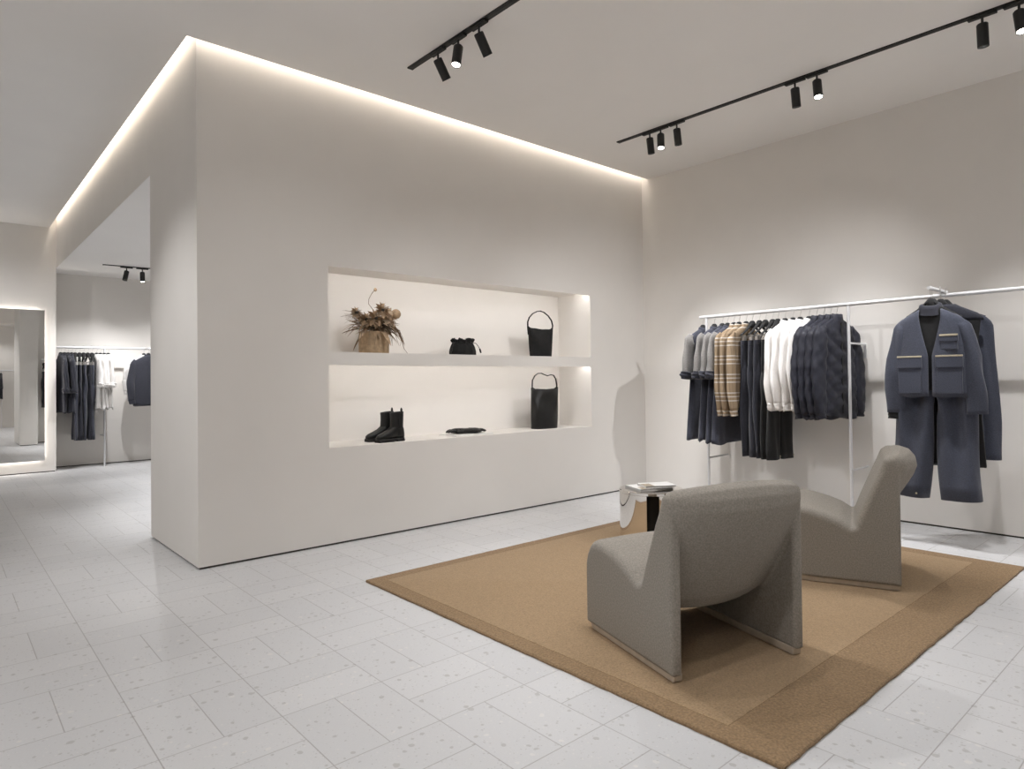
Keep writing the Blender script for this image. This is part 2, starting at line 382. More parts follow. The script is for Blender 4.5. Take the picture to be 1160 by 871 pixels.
# unseen fill spots without fixtures, added to brighten the room; only some along tracks
for (x, y, z, tx, ty, tz, p, sz) in [
        (2.52, 2.45, ZT-.15, 2.75, 1.9, 0, 70, 80), (2.50, 1.7, ZT-.15, 1.7, 1.7, 0, 50, 100), (2.51, .3, ZT-.15, 2.6, .3, 0, 42, 110), (2.50, 2.0, ZT-.15, 3.9, 4.5, .35, 85, 74),
        (2.50, 1.0, ZT-.15, 5.95, .7, .5, 20, 66), (2.50, 1.4, ZT-.15, 2.0, 4.4, .3, 75, 74),
        (4.77, -.4, ZT-.15, 5.95, -.1, .3, 75, 62), (4.77, -.8, ZT-.15, 5.0, -1.1, 0, 230, 80), (4.77, .3, ZT-.15, 5.3, 4.5, .4, 200, 64),
        (2.8, 10.36, ZH-.17, 2.7, 11.6, .6, 85, 88), (3.2, 7.5, ZH-.1, 3.2, 7.2, 0, 260, 84), (2.1, 6.7, ZH-.1, 2.15, 6.7, 0, 190, 72), (2.9, 8.9, ZH-.1, 3.0, 8.9, 0, 300, 84),
        (-.9, 2.0, ZT-.15, -.6, 2.2, 0, 115, 110), (-.9, 4.5, ZT-.15, 1.27, 4.95, .75, 148, 60), (-.9, 1.9, ZT-.15, 2.25, 1.85, .2, 90, 27),
        (-.9, 8.9, ZT-.15, 0.4, 11.1, .9, 170, 80), (-.9, 0, ZT-.15, -.5, .2, 0, 100, 110), (-2.2, 9.3, ZT-.15, -2.2, 9.3, 0, 200, 80),
        (-2.2, 3, ZT-.15, -2.2, 3, 0, 330, 80), (-2.2, .5, ZT-.15, -2, 0, 0, 200, 100), (.6, -1.0, ZT-.15, .4, -1.0, 0, 120, 80),
        (1.5, -1.0, 2.8, 1.4, -1.9, 1.0, 30, 90)]:
    light('unseen_spot_beam', (x, y, z), (tx, ty, tz), p, sz)

# ------------------------------------------------------------------ rug
RX0, RX1, RY0, RY1 = 1.94, 5.04, .98, 3.56
def slab(x0, x1, y0, y1, z1, n=60, jit=0.0):
    mb = MB(); r = random.Random(3)
    pts = []
    for (a, b2) in (((x0, y0), (x1, y0)), ((x1, y0), (x1, y1)), ((x1, y1), (x0, y1)), ((x0, y1), (x0, y0))):
        for i in range(n):
            t = i/n; pts.append((a[0]+(b2[0]-a[0])*t+r.uniform(-jit, jit), a[1]+(b2[1]-a[1])*t+r.uniform(-jit, jit)))
    cx, cy = (x0+x1)/2, (y0+y1)/2
    def ins(d, z): return [(p[0]-math.copysign(min(d, abs(p[0]-cx)), p[0]-cx), p[1]-math.copysign(min(d, abs(p[1]-cy)), p[1]-cy), z) for p in pts]
    return mb.loft([ins(.002, 0), ins(0, z1*.6), ins(.004, z1*.92), ins(.012, z1)])
rg = thing('rug', 'large tan rectangular pile rug with a wide darker border under the armchairs', 'rug', (3.49, 2.27, 0))
off = Matrix.Translation((-3.49, -2.27, 0))
obj('border', slab(RX0, RX1, RY0, RY1, .016, jit=.0025).xf(off), RUGB, rg)
IX0, IX1, IY0, IY1 = RX0+.085, RX1-.13, RY0+.235, RY1-.095
obj('carved_groove', slab(IX0-.007, IX1+.007, IY0-.007, IY1+.007, .0165, jit=.001).xf(off), RUGG, rg)
obj('pile_field', slab(IX0, IX1, IY0, IY1, .0185, jit=.0015).xf(off), RUG, rg)
RUGZ = .0185

# ------------------------------------------------------------------ the two armchairs
W = .682
OUT = [(.640, .03), (.640, .20), (.638, .33), (.625, .385), (.595, .418), (.55, .432), (.49, .432), (.42, .420), (.34, .398), (.27, .372), (.212, .335),
       (.192, .340), (.167, .41), (.135, .49), (.10, .575), (.065, .655), (.03, .712), (-.01, .745), (-.052, .755), (-.092, .742), (-.118, .708), (-.124, .665),
       (-.108, .62), (-.08, .572), (-.04, .51), (.01, .43), (.06, .345), (.105, .265), (.15, .215), (.205, .195), (.27, .20), (.36, .22), (.47, .245), (.56, .25), (.585, .22), (.59, .03)]
PAN = [(.638, .03), (.638, .31), (.622, .36), (.59, .388), (.54, .398), (.47, .392), (.39, .372), (.30, .338), (.215, .300), (.195, .300), (.172, .345), (.145, .42), (.11, .51),
       (.075, .60), (.045, .657), (.012, .692), (-.030, .695), (-.032, .66), (-.030, .03)]
SIDE = OUT[:16]+[(.046, .718), (.018, .737), (-.012, .734), (-.034, .716), (-.042, .692), (-.041, .662),
       (-.018, .62), (0, .57), (.025, .51), (.058, .43), (.092, .36), (.128, .305), (.165, .275), (.21, .258), (.27, .255), (.36, .26)]+OUT[32:]
assert len(SIDE) == len(OUT)
def fixed_resample(poly):
    out = []
    for i in range(len(poly)):
        a, b2 = Vector(poly[i]), Vector(poly[(i+1) % len(poly)]); k = max(1, int((Vector(OUT[(i+1) % len(OUT)])-Vector(OUT[i])).length/.03))
        out += [tuple(a+(b2-a)*j/k) for j in range(k)]
    return out
def resample(poly, step):
    out = []
    n = len(poly)
    for i in range(n):
        a, b2 = Vector(poly[i]), Vector(poly[(i+1) % n]); k = max(1, int((b2-a).length/step))
        out += [tuple(a+(b2-a)*j/k) for j in range(k)]
    return out
def inset(poly, d):
    n = len(poly); res = []
    area = sum(poly[i][0]*poly[(i+1) % n][1]-poly[(i+1) % n][0]*poly[i][1] for i in range(n)); sg = 1 if area > 0 else -1
    for i in range(n):
        a, b2 = Vector(poly[i-1]), Vector(poly[(i+1) % n]); t = (b2-a).normalized(); nrm = Vector((-t.y, t.x))*sg
        res.append(tuple(Vector(poly[i])+nrm*d))
    return res
def chair_mesh():
    mb = MB(); r = .052
    st = []
    for k in range(7):
        a = PI/2*k/6; st.append((r*(1-math.sin(a)) if False else r-r*math.sin(a), r-r*math.cos(a)))  # (inset, distance from side)
    xs = [(dist, ins) for ins, dist in st]
    stations = [(d, i) for d, i in xs] + [(W*k/10, 0) for k in range(2, 9)] + [(W-d, i) for d, i in reversed(xs)]
    rings = []
    for x, ins in stations:
        bulge = .010*math.sin(PI*x/W)
        k = abs(2*x/W-1)**2.2; base = fixed_resample([(a[0]+(c[0]-a[0])*k, a[1]+(c[1]-a[1])*k) for a, c in zip(OUT, SIDE)])
        p = inset(base, ins*.72) if ins > 1e-5 else base
        q = [(x, y, max(.028, z)) for y, z in inset(p, -bulge)]
        rings.append(q)
    mb.loft(rings)
    for x0, sgn in ((0, 1), (W, -1)):
        rr = []
        for d, i in ((0, .012), (.004, .004), (.012, 0), (.040, 0), (.048, .004), (.052, .012)):
            rr.append([(x0+sgn*d, y, z) for y, z in inset(resample(PAN, .03), i)])
        mb.loft(rr)
    me = mb.mesh('upholstery', True, 180)
    o = bpy.data.objects.new('tmp', me); COL.objects.link(o)
    m = o.modifiers.new('r', 'REMESH'); m.mode = 'VOXEL'; m.voxel_size = .0065; m.use_smooth_shade = True
    m = o.modifiers.new('s', 'SMOOTH'); m.factor = .5; m.iterations = 4
    dg = bpy.context.evaluated_depsgraph_get()
    em = bpy.data.meshes.new_from_object(o.evaluated_get(dg))
    bpy.data.objects.remove(o)
    return em
EM = chair_mesh()
def split_mesh(em, test, name):
    nv = [v.normal.copy() for v in em.vertices]
    used = {}; vs = []; fs = []; nn = []
    for p in em.polygons:
        if not test(p.center, p.normal): continue
        f = []
        for i in p.vertices:
            if i not in used: used[i] = len(vs); vs.append(tuple(em.vertices[i].co)); nn.append(nv[i])
            f.append(used[i])
        fs.append(tuple(f))
    me = bpy.data.meshes.new(name); me.from_pydata(vs, [], fs); me.update()
    for p in me.polygons: p.use_smooth = True
    me.normals_split_custom_set_from_vertices([tuple(n) for n in nn])
    return me
def kind_of(c, n):
    if (c.x < .016 or (c.x < .062 and c.y < .55 and c.z < .64 and below(c))): return 'left'
    if (c.x > W-.016 or (c.x > W-.062 and c.y < .55 and c.z < .64 and below(c))): return 'right'
    if c.z > .372 + (c.y-.19)*(-1.2) and c.y < .205: return 'back'
    if c.y < .15: return 'back'
    return 'seat'
def below(c):       # inside the side panel outline, behind the shell's rear sheet
    return c.y < -.02+(.66-c.z)*.42 - .05 or c.z < .2
parts_ = {}
for nm, key in (('seat', 'seat'), ('backrest', 'back'), ('side_panel', 'left'), ('side_panel', 'right')):
    me = split_mesh(EM, lambda c, n, key=key: kind_of(c, n) == key, nm)
    me.materials.append(WOOL); parts_[key] = (nm, me)
def armchair(loc, rz, label):
    t = thing('armchair', label, 'armchair', loc, rz, 'low upholstered armchairs on the rug')
    for key in ('seat', 'back', 'left', 'right'):
        nm, me = parts_[key]; obj(nm, me, WOOL, t)
    for x0 in (.012, W-.054):
        b = MB().prism([(-.018, .004), (.598, .004), (.610, .014), (.612, .036), (-.022, .036), (-.022, .014)], 'x', x0, x0+.042)
        o = obj('base_rail', b, BASEW, t, bevel=.004); o['label'] = 'taupe wooden strip under the side'
    return t
armchair((2.140, 1.543, RUGZ-.002), -math.radians(18.2), 'grey wool armchair seen from behind, nearest the camera')
armchair((3.944, 1.337, RUGZ-.002), math.radians(21), 'grey wool armchair seen from its side in front of hanging blue suit')

# ------------------------------------------------------------------ polished drum table and books
TX, TY, TR, TH = 3.92, 2.945, .229, .40
vd = math.atan2(-TY, -TX)                                   # towards the camera
tb = thing('side_table', 'mirror polished steel drum side table standing on the rug', 'side table', (TX, TY, RUGZ))
H = TH-RUGZ
obj('table_top', MB().lathe([(0, H), (TR-.004, H), (TR, H-.004), (TR, H-.020), (TR-.004, H-.024), (0, H-.024)], 72), CHROME, tb, angle=30)
def arc_panel(a0, a1, r0, r1, z0, z1, n=28):
    mb = MB(); rings = []
    for i in range(n+1):
        a = a0+(a1-a0)*i/n; c_, s_ = math.cos(a), math.sin(a)
        rings.append([(r0*c_, r0*s_, z0), (r1*c_, r1*s_, z0), (r1*c_, r1*s_, z1), (r0*c_, r0*s_, z1)])
    return mb.loft(rings)
D = math.radians
for a0, a1 in ((-150, -8), (14, 40), (64, 150)):
    obj('curved_panel', arc_panel(vd+D(a0), vd+D(a1), TR-.016, TR-.002, 0, H-.022), CHROME, tb, angle=30)
obj('inner_shade_drum', MB().lathe([(0, 0), (.10, 0), (.10, H-.02), (0, H-.02)], 40), DARKIN, tb)  # added dark drum; its colour stands for the shade behind the slots
obj('foot_plate', MB().lathe([(0, 0), (TR-.03, 0), (TR-.03, .01), (0, .01)], 40), CHROME, tb)
bk = thing('magazine', 'white magazine lying under another on the steel side table', 'magazine', (TX+.005, TY+.02, TH), D(-22))
obj('page_block', MB().box(-.135, .135, -.105, .105, .001, .013), PAGES, bk, bevel=.001)
obj('cover', MB().box(-.137, .137, -.107, .107, .0125, .0145).box(-.137, .137, -.107, .107, 0, .0012).box(-.138, -.136, -.107, .107, 0, .0145), PAPER, bk, smooth=False)
obj('cover_photo', MB().box(-.12, -.02, -.107, -.03, .0145, .0149), PHOTO, bk, smooth=False)
bk2 = thing('book', 'white book lying on top of the magazine on the side table', 'book', (TX+.03, TY-.03, TH+.015), D(-30))
obj('page_block', MB().box(-.115, .115, -.078, .078, .002, .014), PAGES, bk2, bevel=.001)
obj('cover', MB().box(-.118, .118, -.081, .081, .0135, .0165).box(-.118, .118, -.081, .081, 0, .0025).box(-.119, -.1165, -.081, .081, 0, .0165), PAPER, bk2, bevel=.001)
obj('cover_photo', MB().box(-.118, -.05, -.081, .03, .0165, .0169), PHOTO, bk2, smooth=False)

# ------------------------------------------------------------------ garments
def sup(t, p=.75):
    return math.copysign(abs(t)**p, t)
def body_loft(prof, depth, seg=48, folds=.008, seed=0, fold_top=None, quilt=0, hemwave=0.0, gap=None, zoff=0):
    """prof: list of (z, half width, depth factor); rings are squashed ovals with soft vertical folds"""
    r = random.Random(seed); ph = [r.uniform(0, 6.28) for _ in range(5)]
    zt, zb = prof[0][0], prof[-1][0]
    zs = []
    for i in range(len(prof)-1):
        k = max(1, int(abs(prof[i+1][0]-prof[i][0])/(.018 if quilt else .03)))
        for j in range(k):
            t = j/k; zs.append(tuple(prof[i][m]+(prof[i+1][m]-prof[i][m])*t for m in range(3)))
    zs.append(prof[-1]); rings = []
    for z, a, dk in zs:
        f = (zt-z)/(zt-zb); ring = []
        g = gap(z) if gap else 0
        n = seg
        for k in range(n if not gap else n+1):
            if gap:
                g0 = math.asin(min(.95, g/a)); th = -PI/2+g0+(2*PI-2*g0)*k/n
            else: th = 2*PI*k/n
            cx, sy = sup(math.cos(th), .8), sup(math.sin(th), .9)
            fd = folds*f**1.3*(math.sin(5*th+ph[0])+.6*math.sin(9*th+ph[1]+2*f)+.4*math.sin(14*th+ph[2]))
            x = a*cx*(1+.25*fd/max(depth, .01)*.3); y = depth*dk*sy + fd*sy*.9 + .5*fd
            if quilt:
                u = th/PI*a*2; q = abs(math.sin(PI*(u+z)/quilt))*abs(math.sin(PI*(u-z)/quilt))
                q = q**.45*.018*min(1, f*8)
                x += q*cx; y += q*sup(math.sin(th), .5)
            zz = z + hemwave*f**4*math.sin(3*th+ph[3]) + .004*f*math.sin(7*th+ph[4])
            ring.append((x, y, zz+zoff))
        rings.append(ring)
    return rings
def sleeve(path, radii, flat, seg=22, folds=.004, seed=0, quilt=0, pleat=0):
    r = random.Random(seed); p1, p2 = r.uniform(0, 6), r.uniform(0, 6)
    pts = []; rad = []
    n = 6 if not quilt else 12
    for i in range(len(path)-1):
        for j in range(n):
            t = j/n; pts.append(Vector(path[i]).lerp(Vector(path[i+1]), t)); rad.append(radii[i]+(radii[i+1]-radii[i])*t)
    pts.append(Vector(path[-1])); rad.append(radii[-1]); rings = []
    for i, (p, q) in enumerate(zip(pts, rad)):
        f = i/(len(pts)-1); t = (pts[min(i+1, len(pts)-1)]-pts[max(i-1, 0)]).normalized()
        a = Vector((1, 0, 0)); a = (a-t*a.dot(t)).normalized(); c_ = t.cross(a); ring = []
        for k in range(seg):
            th = 2*PI*k/seg
            e = folds*(math.sin(3*th+p1+5*f)+.7*math.sin(12*f+th+p2))
            if quilt: e += .008*abs(math.sin(PI*(th*.07+p.z)/quilt))**.6*abs(math.sin(PI*(th*.07-p.z)/quilt))**.6
            pl = 0
            if pleat:                       # a deep front crease that closes towards the hem
                dth = (th-PI/2 if c_.y < 0 else th-1.5*PI); dth = (dth+PI) % (2*PI)-PI
                pl = pleat*1.5*q*flat*math.exp(-(dth/.5)**2)*max(0, 1-f**2.6)**.8
            ring.append(p+a*math.cos(th)*(q+e)+c_*math.sin(th)*(q*flat+e)-c_*(pl if math.sin(th) > 0 else -pl))
        rings.append(ring)
    return MB().loft(rings)

HOOK_D = .10
def hanger(loc, rz, label, group, kind='top', half=.2):
    """origin on the rail axis; the hook goes over the rail"""
    t = thing('clothes_hanger', label, 'hanger', loc, rz, group)
    pts = []
    for k in range(15):
        a = math.radians(-15+ (205)*k/14); pts.append((0, .0175*math.cos(a), .0175*math.sin(a)))
    pts = [(0, p[1], p[2]) for p in pts]
    hk = [(0, pts[0][1]-.002, pts[0][2]-.006)]+pts+[(0, -.012, -.025), (0, -.004, -.05), (0, 0, -.075), (0, 0, -.10)]
    obj('hook', MB().tube(hk, .0023, 8), HOOKM, t)
    hb = MB()
    prof = [(-half, -.205), (-half*.6, -.165), (-.05, -.125), (-.022, -.095), (.022, -.095), (.05, -.125), (half*.6, -.165), (half, -.205)]
    hb.tube([(p[0], 0, p[1]-.005) for p in prof], [.010, .012, .014, .019, .019, .014, .012, .010], 10, .75)
    hb.lathe([(0, -.070), (.015, -.072), (.026, -.084), (.030, -.105), (.026, -.135), (0, -.14)], 16)
    obj('hanger_arms', hb, BLACKC, t)
    if kind == 'clip':
        obj('trouser_bar', MB().cyl((-half, 0, -.215), (half, 0, -.215), .004, 8), HOOKM, t)
        for s in (-1, 1):
            x = s*half*.72
            o = obj('clip', MB().box(x-.017, x+.017, -.013, .013, -.275, -.225).box(x-.006, x+.006, -.016, .016, -.225, -.205), HOOKM, t, bevel=.003)
    return t

def collar_mb(nk, z, d, h=.03):
    rings = []
    for zz, k in ((z-.02, 1.25), (z+h*.4, 1.05), (z+h, .95), (z+h, .80), (z+h*.3, .86), (z-.02, 1.0)):
        rings.append([(nk*k*math.cos(2*PI*i/24), d*k*math.sin(2*PI*i/24)-.004*(zz-z)/h, zz-.010*max(0, -math.sin(2*PI*i/24))) for i in range(24)])
    return MB().loft(rings, cap0=False, cap1=False)

# every garment is built in its hanger's frame (origin on the rail, z down)
def build_dress(name, label, cat, group, loc, rz, body_m, sleeve_m, cuff_m, hem=-1.16, hemhalf=.27, sl_end=-.56, seed=1):
    t = thing(name, label, cat, loc, rz, group)
    prof = [(-.115, .055, .7), (-.13, .085, .9), (-.165, .16, 1), (-.20, .205, 1), (-.25, .205, 1), (-.38, .20, 1), (-.6, .21, 1.1), (-.9, .245, 1.2), (hem, hemhalf, 1.25)]
    obj('body', MB().loft(body_loft(prof, .030, folds=.011, seed=seed, hemwave=.012)), body_m, t, angle=180)
    for s in (-1, 1):
        pth = [(s*.175, 0, -.18), (s*.215, 0, -.24), (s*.245, -.003, -.40), (s*.262, -.006, sl_end)]
        obj('sleeve', sleeve(pth, [.03, .062, .074, .080], .42, folds=.005, seed=seed+s), sleeve_m, t, angle=180)
        cf = [(s*.260, -.006, sl_end+.03), (s*.263, -.006, sl_end), (s*.266, -.006, sl_end-.035)]
        obj('rolled_cuff', sleeve(cf, [.082, .089, .078], .5, folds=.006, seed=seed+s+5), cuff_m, t, angle=180)
    obj('collar', collar_mb(.058, -.125, .030), body_m, t, angle=180)
    obj('button_placket', MB().box(-.012, .012, -.036, -.028, -.60, -.15), body_m, t, bevel=.002)
    return t
def build_shirt(name, label, cat, group, loc, rz, m, hem=-.84, sl_end=-.93, seed=1, cuff_m=None, depth=.03, half=.205, hw=.235):
    t = thing(name, label, cat, loc, rz, group); cuff_m = cuff_m or m
    prof = [(-.112, .055, .7), (-.128, .085, .9), (-.165, .16, 1), (-.20, half, 1), (-.25, half, 1), (-.40, half*.97, 1.05), (-.62, hw*.95, 1.15), (hem, hw, 1.15)]
    obj('body', MB().loft(body_loft(prof, depth, folds=.010, seed=seed, hemwave=.015)), m, t, angle=180)
    for s in (-1, 1):
        pth = [(s*(half-.03), 0, -.185), (s*(half+.005), 0, -.25), (s*(half+.035), -.004, -.50), (s*(half+.045), -.014, sl_end+.22), (s*(half+.038), -.022, sl_end+.05)]
        obj('sleeve', sleeve(pth, [.03, .058, .062, .056, .045], .5, folds=.006, seed=seed+s), m, t, angle=180)
        cf = [(s*(half+.038), -.022, sl_end+.055), (s*(half+.036), -.023, sl_end+.03), (s*(half+.034), -.024, sl_end)]
        obj('cuff', sleeve(cf, [.047, .046, .044], .55, folds=.002, seed=seed+s+5), cuff_m, t, angle=180)
    obj('collar', collar_mb(.058, -.122, .030, .034), m, t, angle=180)
    obj('button_placket', MB().box(-.013, .013, -depth-.008, -depth, hem+.05, -.15), m, t, bevel=.002)
    return t
def build_trousers(name, label, group, loc, rz, m, top=-.26, hem=-1.30, half=.165, seed=1, snaps=True, legdepth=.026, flare=1.0, pleat=0):
    t = thing(name, label, 'trousers', loc, rz, group); r = random.Random(seed)
    rings = body_loft([(top, half, 1), (top-.04, half*1.02, 1), (top-.20, half*1.07, 1.08), (top-.27, half*1.02, .95), (top-.33, half*.94, .55)], legdepth, folds=.006, seed=seed)
    obj('hip_section', MB().loft(rings), m, t, angle=180)
    obj('waistband', MB().loft(body_loft([(top+.004, half*1.01, 1.12), (top-.036, half*1.03, 1.12)], legdepth, folds=0, seed=seed)), m, t, angle=50)
    for s in (-1, 1):
        pth = [(s*half*.50, 0, top-.13), (s*half*.54, 0, top-.36), (s*half*.58*flare**.6, r.uniform(-.006, .006), top-.60), (s*half*.60*flare**1.3, r.uniform(-.008, .008), hem)]
        obj('trouser_leg', sleeve(pth, [half*.40, half*.545, half*.51*flare**.8, half*.5*flare], .33 if not pleat else .55, folds=.009*flare, seed=seed+s, seg=30 if not pleat else 48, pleat=pleat), m, t, angle=180)
        if snaps:
            obj('hem_snap', MB().lathe([(0, 0), (.007, 0), (.006, .003), (0, .004)], 12).xf(Matrix.Translation((s*half*.60*flare**1.3+half*.28, -.034*flare if not pleat else -half*.5*flare*.56, hem+.03)) @ Matrix.Rotation(PI/2, 4, 'X')), CREAMT, t)
    return t
def build_quilt(name, label, group, loc, rz, m, seed=1, hem=-.92):
    t = thing(name, label, 'jacket', loc, rz, group)
    prof = [(-.105, .06, .8), (-.125, .09, 1), (-.16, .16, 1.05), (-.205, .225, 1.1), (-.27, .232, 1.15), (-.45, .235, 1.2), (-.70, .25, 1.3), (hem, .262, 1.3)]
    obj('body', MB().loft(body_loft(prof, .026, seg=80, folds=.010, seed=seed, quilt=.115, hemwave=.018)), m, t, angle=180)
    for s in (-1, 1):
        pth = [(s*.18, 0, -.185), (s*.222, 0, -.26), (s*.258, -.004, -.50), (s*.272, -.012, -.74), (s*.262, -.018, -.88)]
        obj('sleeve', sleeve(pth, [.034, .066, .070, .064, .056], .58, folds=.004, seed=seed+s, quilt=.13, seg=30), m, t, angle=180)
        cf = [(s*.262, -.018, -.875), (s*.260, -.019, -.90), (s*.258, -.02, -.925)]
        obj('cuff', sleeve(cf, [.056, .05, .047], .6, folds=.003, seed=seed+9), m, t, angle=180)
    obj('collar', collar_mb(.062, -.115, .034, .045), m, t, angle=180)
    obj('zip', MB().box(-.006, .006, -.046, -.034, hem+.03, -.15), BLACKC, t, bevel=.002)
    return t

# ---- the long clothes rail on the right wall
cr = thing('clothes_rail', 'long white metal clothes rail fixed to the right wall', 'clothes rail', (RAIL_X, 2.2, 0))
obj('rail_bar', MB().cyl((0, -2.6, RAIL_Z), (0, 1.385, RAIL_Z), .0155, 20), RAILM, cr)
for y in (3.515, 2.205, -.3):
    obj('post', MB().cyl((0, y-2.2, 0), (0, y-2.2, RAIL_Z-.010), .012, 16), RAILM, cr)
    for z in (1.468, .432):
        obj('wall_bracket', MB().cyl((0, y-2.2, z), (XR-RAIL_X-.001, y-2.2+.01, z), .009, 14), RAILM, cr)
    obj('wall_plate', MB().box(XR-RAIL_X-.008, XR-RAIL_X, y-2.2, y-2.2+.022, 1.35, 1.478), RAILM, cr, bevel=.002)

hooksY = [3.555, 3.431, 3.346, 3.291, 3.227, 3.174, 3.103, 3.043, 2.974, 2.916, 2.849, 2.801, 2.736, 2.665, 2.603, 2.527, 2.462, 2.402, 2.348, 2.298]
ORD = ['first', 'second', 'third', 'fourth', 'fifth']
grp_h = 'black hangers on the right wall rail'
def rot_at(i): return -math.radians(4+8*i/19-(1 if i > 15 else 0)+rnd.uniform(-2, 2))
idx = 0
def slot():
    global idx
    y = hooksY[idx]; r = rot_at(idx); idx += 1
    return (RAIL_X, y, RAIL_Z), r
for k in range(4):
    L, r = slot()
    hanger(L, r, 'black hanger holding the %s grey sleeved navy dress from the left' % ORD[k], grp_h)
    build_dress('shirt_dress', 'navy shirt dress with grey rolled sleeves, %s from the left end of the rail' % ORD[k], 'dress', 'navy shirt dresses on the right rail', L, r, NAVY, GREYB, NAVYD, seed=10+k, hem=-1.16-.01*k)
for k in range(3):
    L, r = slot()
    hanger(L, r, 'black hanger holding the %s tan plaid shirt from the left' % ORD[k], grp_h)
    build_shirt('plaid_shirt', 'tan plaid shirt with white stripes, %s of three from the left on the rail' % ORD[k], 'shirt', 'tan plaid shirts on the right rail', L, r, PLAID, seed=30+k)
for k in range(5):
    L, r = slot()
    hanger(L, r, 'black clip hanger holding the %s pair of navy trousers from the left' % ORD[k], grp_h, 'clip', .17)
    build_trousers('trousers', '%s trousers with hem snaps hanging beside the plaid shirts, %s from left' % ('navy' if k < 3 else 'black', ORD[k]), 'dark trousers on the right rail', L, r, NAVYD if k < 3 else BLACKC, seed=50+k, hem=-1.29-.004*k)
for k in range(4):
    L, r = slot()
    hanger(L, r, 'black hanger holding the %s white shirt from the left on right rail' % ORD[k], grp_h)
    build_shirt('white_shirt', 'white long sleeved shirt on the right wall rail, %s of four from the left' % ORD[k], 'shirt', 'white shirts on the right rail', L, r, WHITEC, seed=70+k, hem=-.86, sl_end=-.86)
for k in range(4):
    L, r = slot()
    hanger(L, r, 'black hanger holding the %s quilted jacket from the left' % ORD[k], grp_h)
    build_quilt('quilted_jacket', 'dark navy diamond quilted jacket, %s' % ['first of four, against the white shirts', 'second of four from the white shirts', 'third of four from the white shirts', 'last of four, right beside the rail post'][k], 'quilted jackets on the right rail', L, r, QUILT, seed=90+k)

# ---- the ensemble shown face-on
AY = 1.53
arm = thing('face_out_hook', 'short white face-out arm clipped over the rail above the blue suit', 'hook', (RAIL_X, AY, RAIL_Z))
obj('arm_bar', MB().cyl((-.33, 0, .030), (.03, 0, .030), .0125, 18), RAILM, arm)
obj('saddle_clamp', MB().tube([(0, -.02, .0), (0, -.02, .03), (0, .02, .03), (0, .02, 0)], .006, 10).box(-.02, .02, -.022, .022, .014, .034), RAILM, arm, bevel=.003)
FR = -math.radians(86)
AZ = RAIL_Z+.030
def arm_loc(d, dy=0): return (RAIL_X-d, AY+dy, AZ)
grp_a = 'hangers on the face-out arm'
hanger(arm_loc(.29), FR+PI*0, 'front black hanger on the arm carrying the dark top and blue jacket', grp_a, half=.15)
hanger(arm_loc(.25), FR, 'black hanger behind the front one carrying the blue trousers', grp_a, 'clip', .17)
hanger(arm_loc(.18, -.03), FR+.05, 'black hanger behind the suit carrying the long black dress', grp_a, half=.22)
hanger(arm_loc(.10, -.04), FR+.08, 'rearmost black hanger on the arm carrying the long blue coat', grp_a, half=.23)
JL = arm_loc(.30)
# roll-neck top under the jacket
tn = thing('roll_neck_top', 'dark navy roll-neck top worn under the open blue jacket', 'top', JL, FR)
prof = [(-.125, .058, .8), (-.15, .09, 1), (-.19, .15, 1), (-.23, .185, 1), (-.40, .18, 1), (-.72, .18, 1)]
obj('body', MB().loft(body_loft(prof, .026, folds=.004, seed=3)), BLACKC, tn, angle=180)
rc = MB(); rings = []
for zz, k in ((-.16, 1.2), (-.135, 1.12), (-.115, 1.15), (-.095, 1.05), (-.088, .9), (-.10, .8), (-.14, .8)):
    rings.append([(.062*k*math.cos(a)+.006*math.sin(3*a), .036*k*math.sin(a), zz-.025+.012*math.sin(a)+.004*math.sin(2*a+1)) for a in [2*PI*i/28 for i in range(28)]])
obj('roll_collar', rc.loft(rings, cap0=False, cap1=False), NAVYD, tn, angle=180)
# open collarless jacket
jk = thing('denim_jacket', 'faded blue collarless jacket with cream edged flap pockets hanging open face-on', 'jacket', JL, FR)
def jgap(z): return max(.006, .062*(1-max(0, (-.15-z))/.36)) if z < -.13 else .055
prof = [(-.155, .075, .95), (-.175, .11, 1), (-.205, .16, 1), (-.24, .198, 1), (-.29, .200, 1.05), (-.45, .198, 1.15), (-.62, .202, 1.2), (-.765, .206, 1.2)]
me = MB().loft(body_loft(prof, .040, seg=72, folds=.008, seed=8, gap=jgap, hemwave=.006), closed=False)
o = obj('jacket_body', me, DENIM, jk, angle=180); m = o.modifiers.new('solid', 'SOLIDIFY'); m.thickness = .005; m.offset = 1
for s, cx in ((-1, 0), (1, .012)):
    pth = [(s*.150, 0, -.222), (s*.186, .0, -.285), (s*(.224+cx), .006, -.50), (s*(.238+cx*1.5), .008, -.72), (s*(.238+cx*2), .006, -.885)]
    obj('sleeve', sleeve(pth, [.026, .046, .060, .060, .060], .55, folds=.007, seed=12+s), DENIM, jk, angle=180)
    if s < 0:
        o = obj('turned_cuff', sleeve([(-.240, .006, -.86), (-.241, .006, -.90), (-.242, .006, -.93)], [.045, .046, .044], .5, folds=.002), BLACKC, jk, angle=180); o['label'] = 'black cuff showing below the sleeve'
def patch(x0, x1, z0, z1, y, th): return MB().box(x0, x1, y-th, y+.012, z0, z1)
YP = -.050
for x0, x1 in ((-.198, -.055), (.040, .190)):
    obj('pocket', patch(x0, x1, -.745, -.55, YP, .006), DENIM, jk, bevel=.004)
    f = obj('pocket_flap', patch(x0-.006, x1+.006, -.565, -.485, YP-.006, .007), DENIM, jk, bevel=.004)
    e = obj('flap_edging', patch(x0-.005, x1+.005, -.490, -.478, YP-.008, .007), CREAMT, f, bevel=.002)
obj('pocket', patch(.062, .165, -.44, -.365, YP+.004, .006), DENIM, jk, bevel=.004)
f = obj('pocket_flap', patch(.058, .170, -.385, -.335, YP, .007), DENIM, jk, bevel=.004)
obj('flap_edging', patch(.06, .168, -.347, -.333, YP-.003, .007), CREAMT, f, bevel=.002)
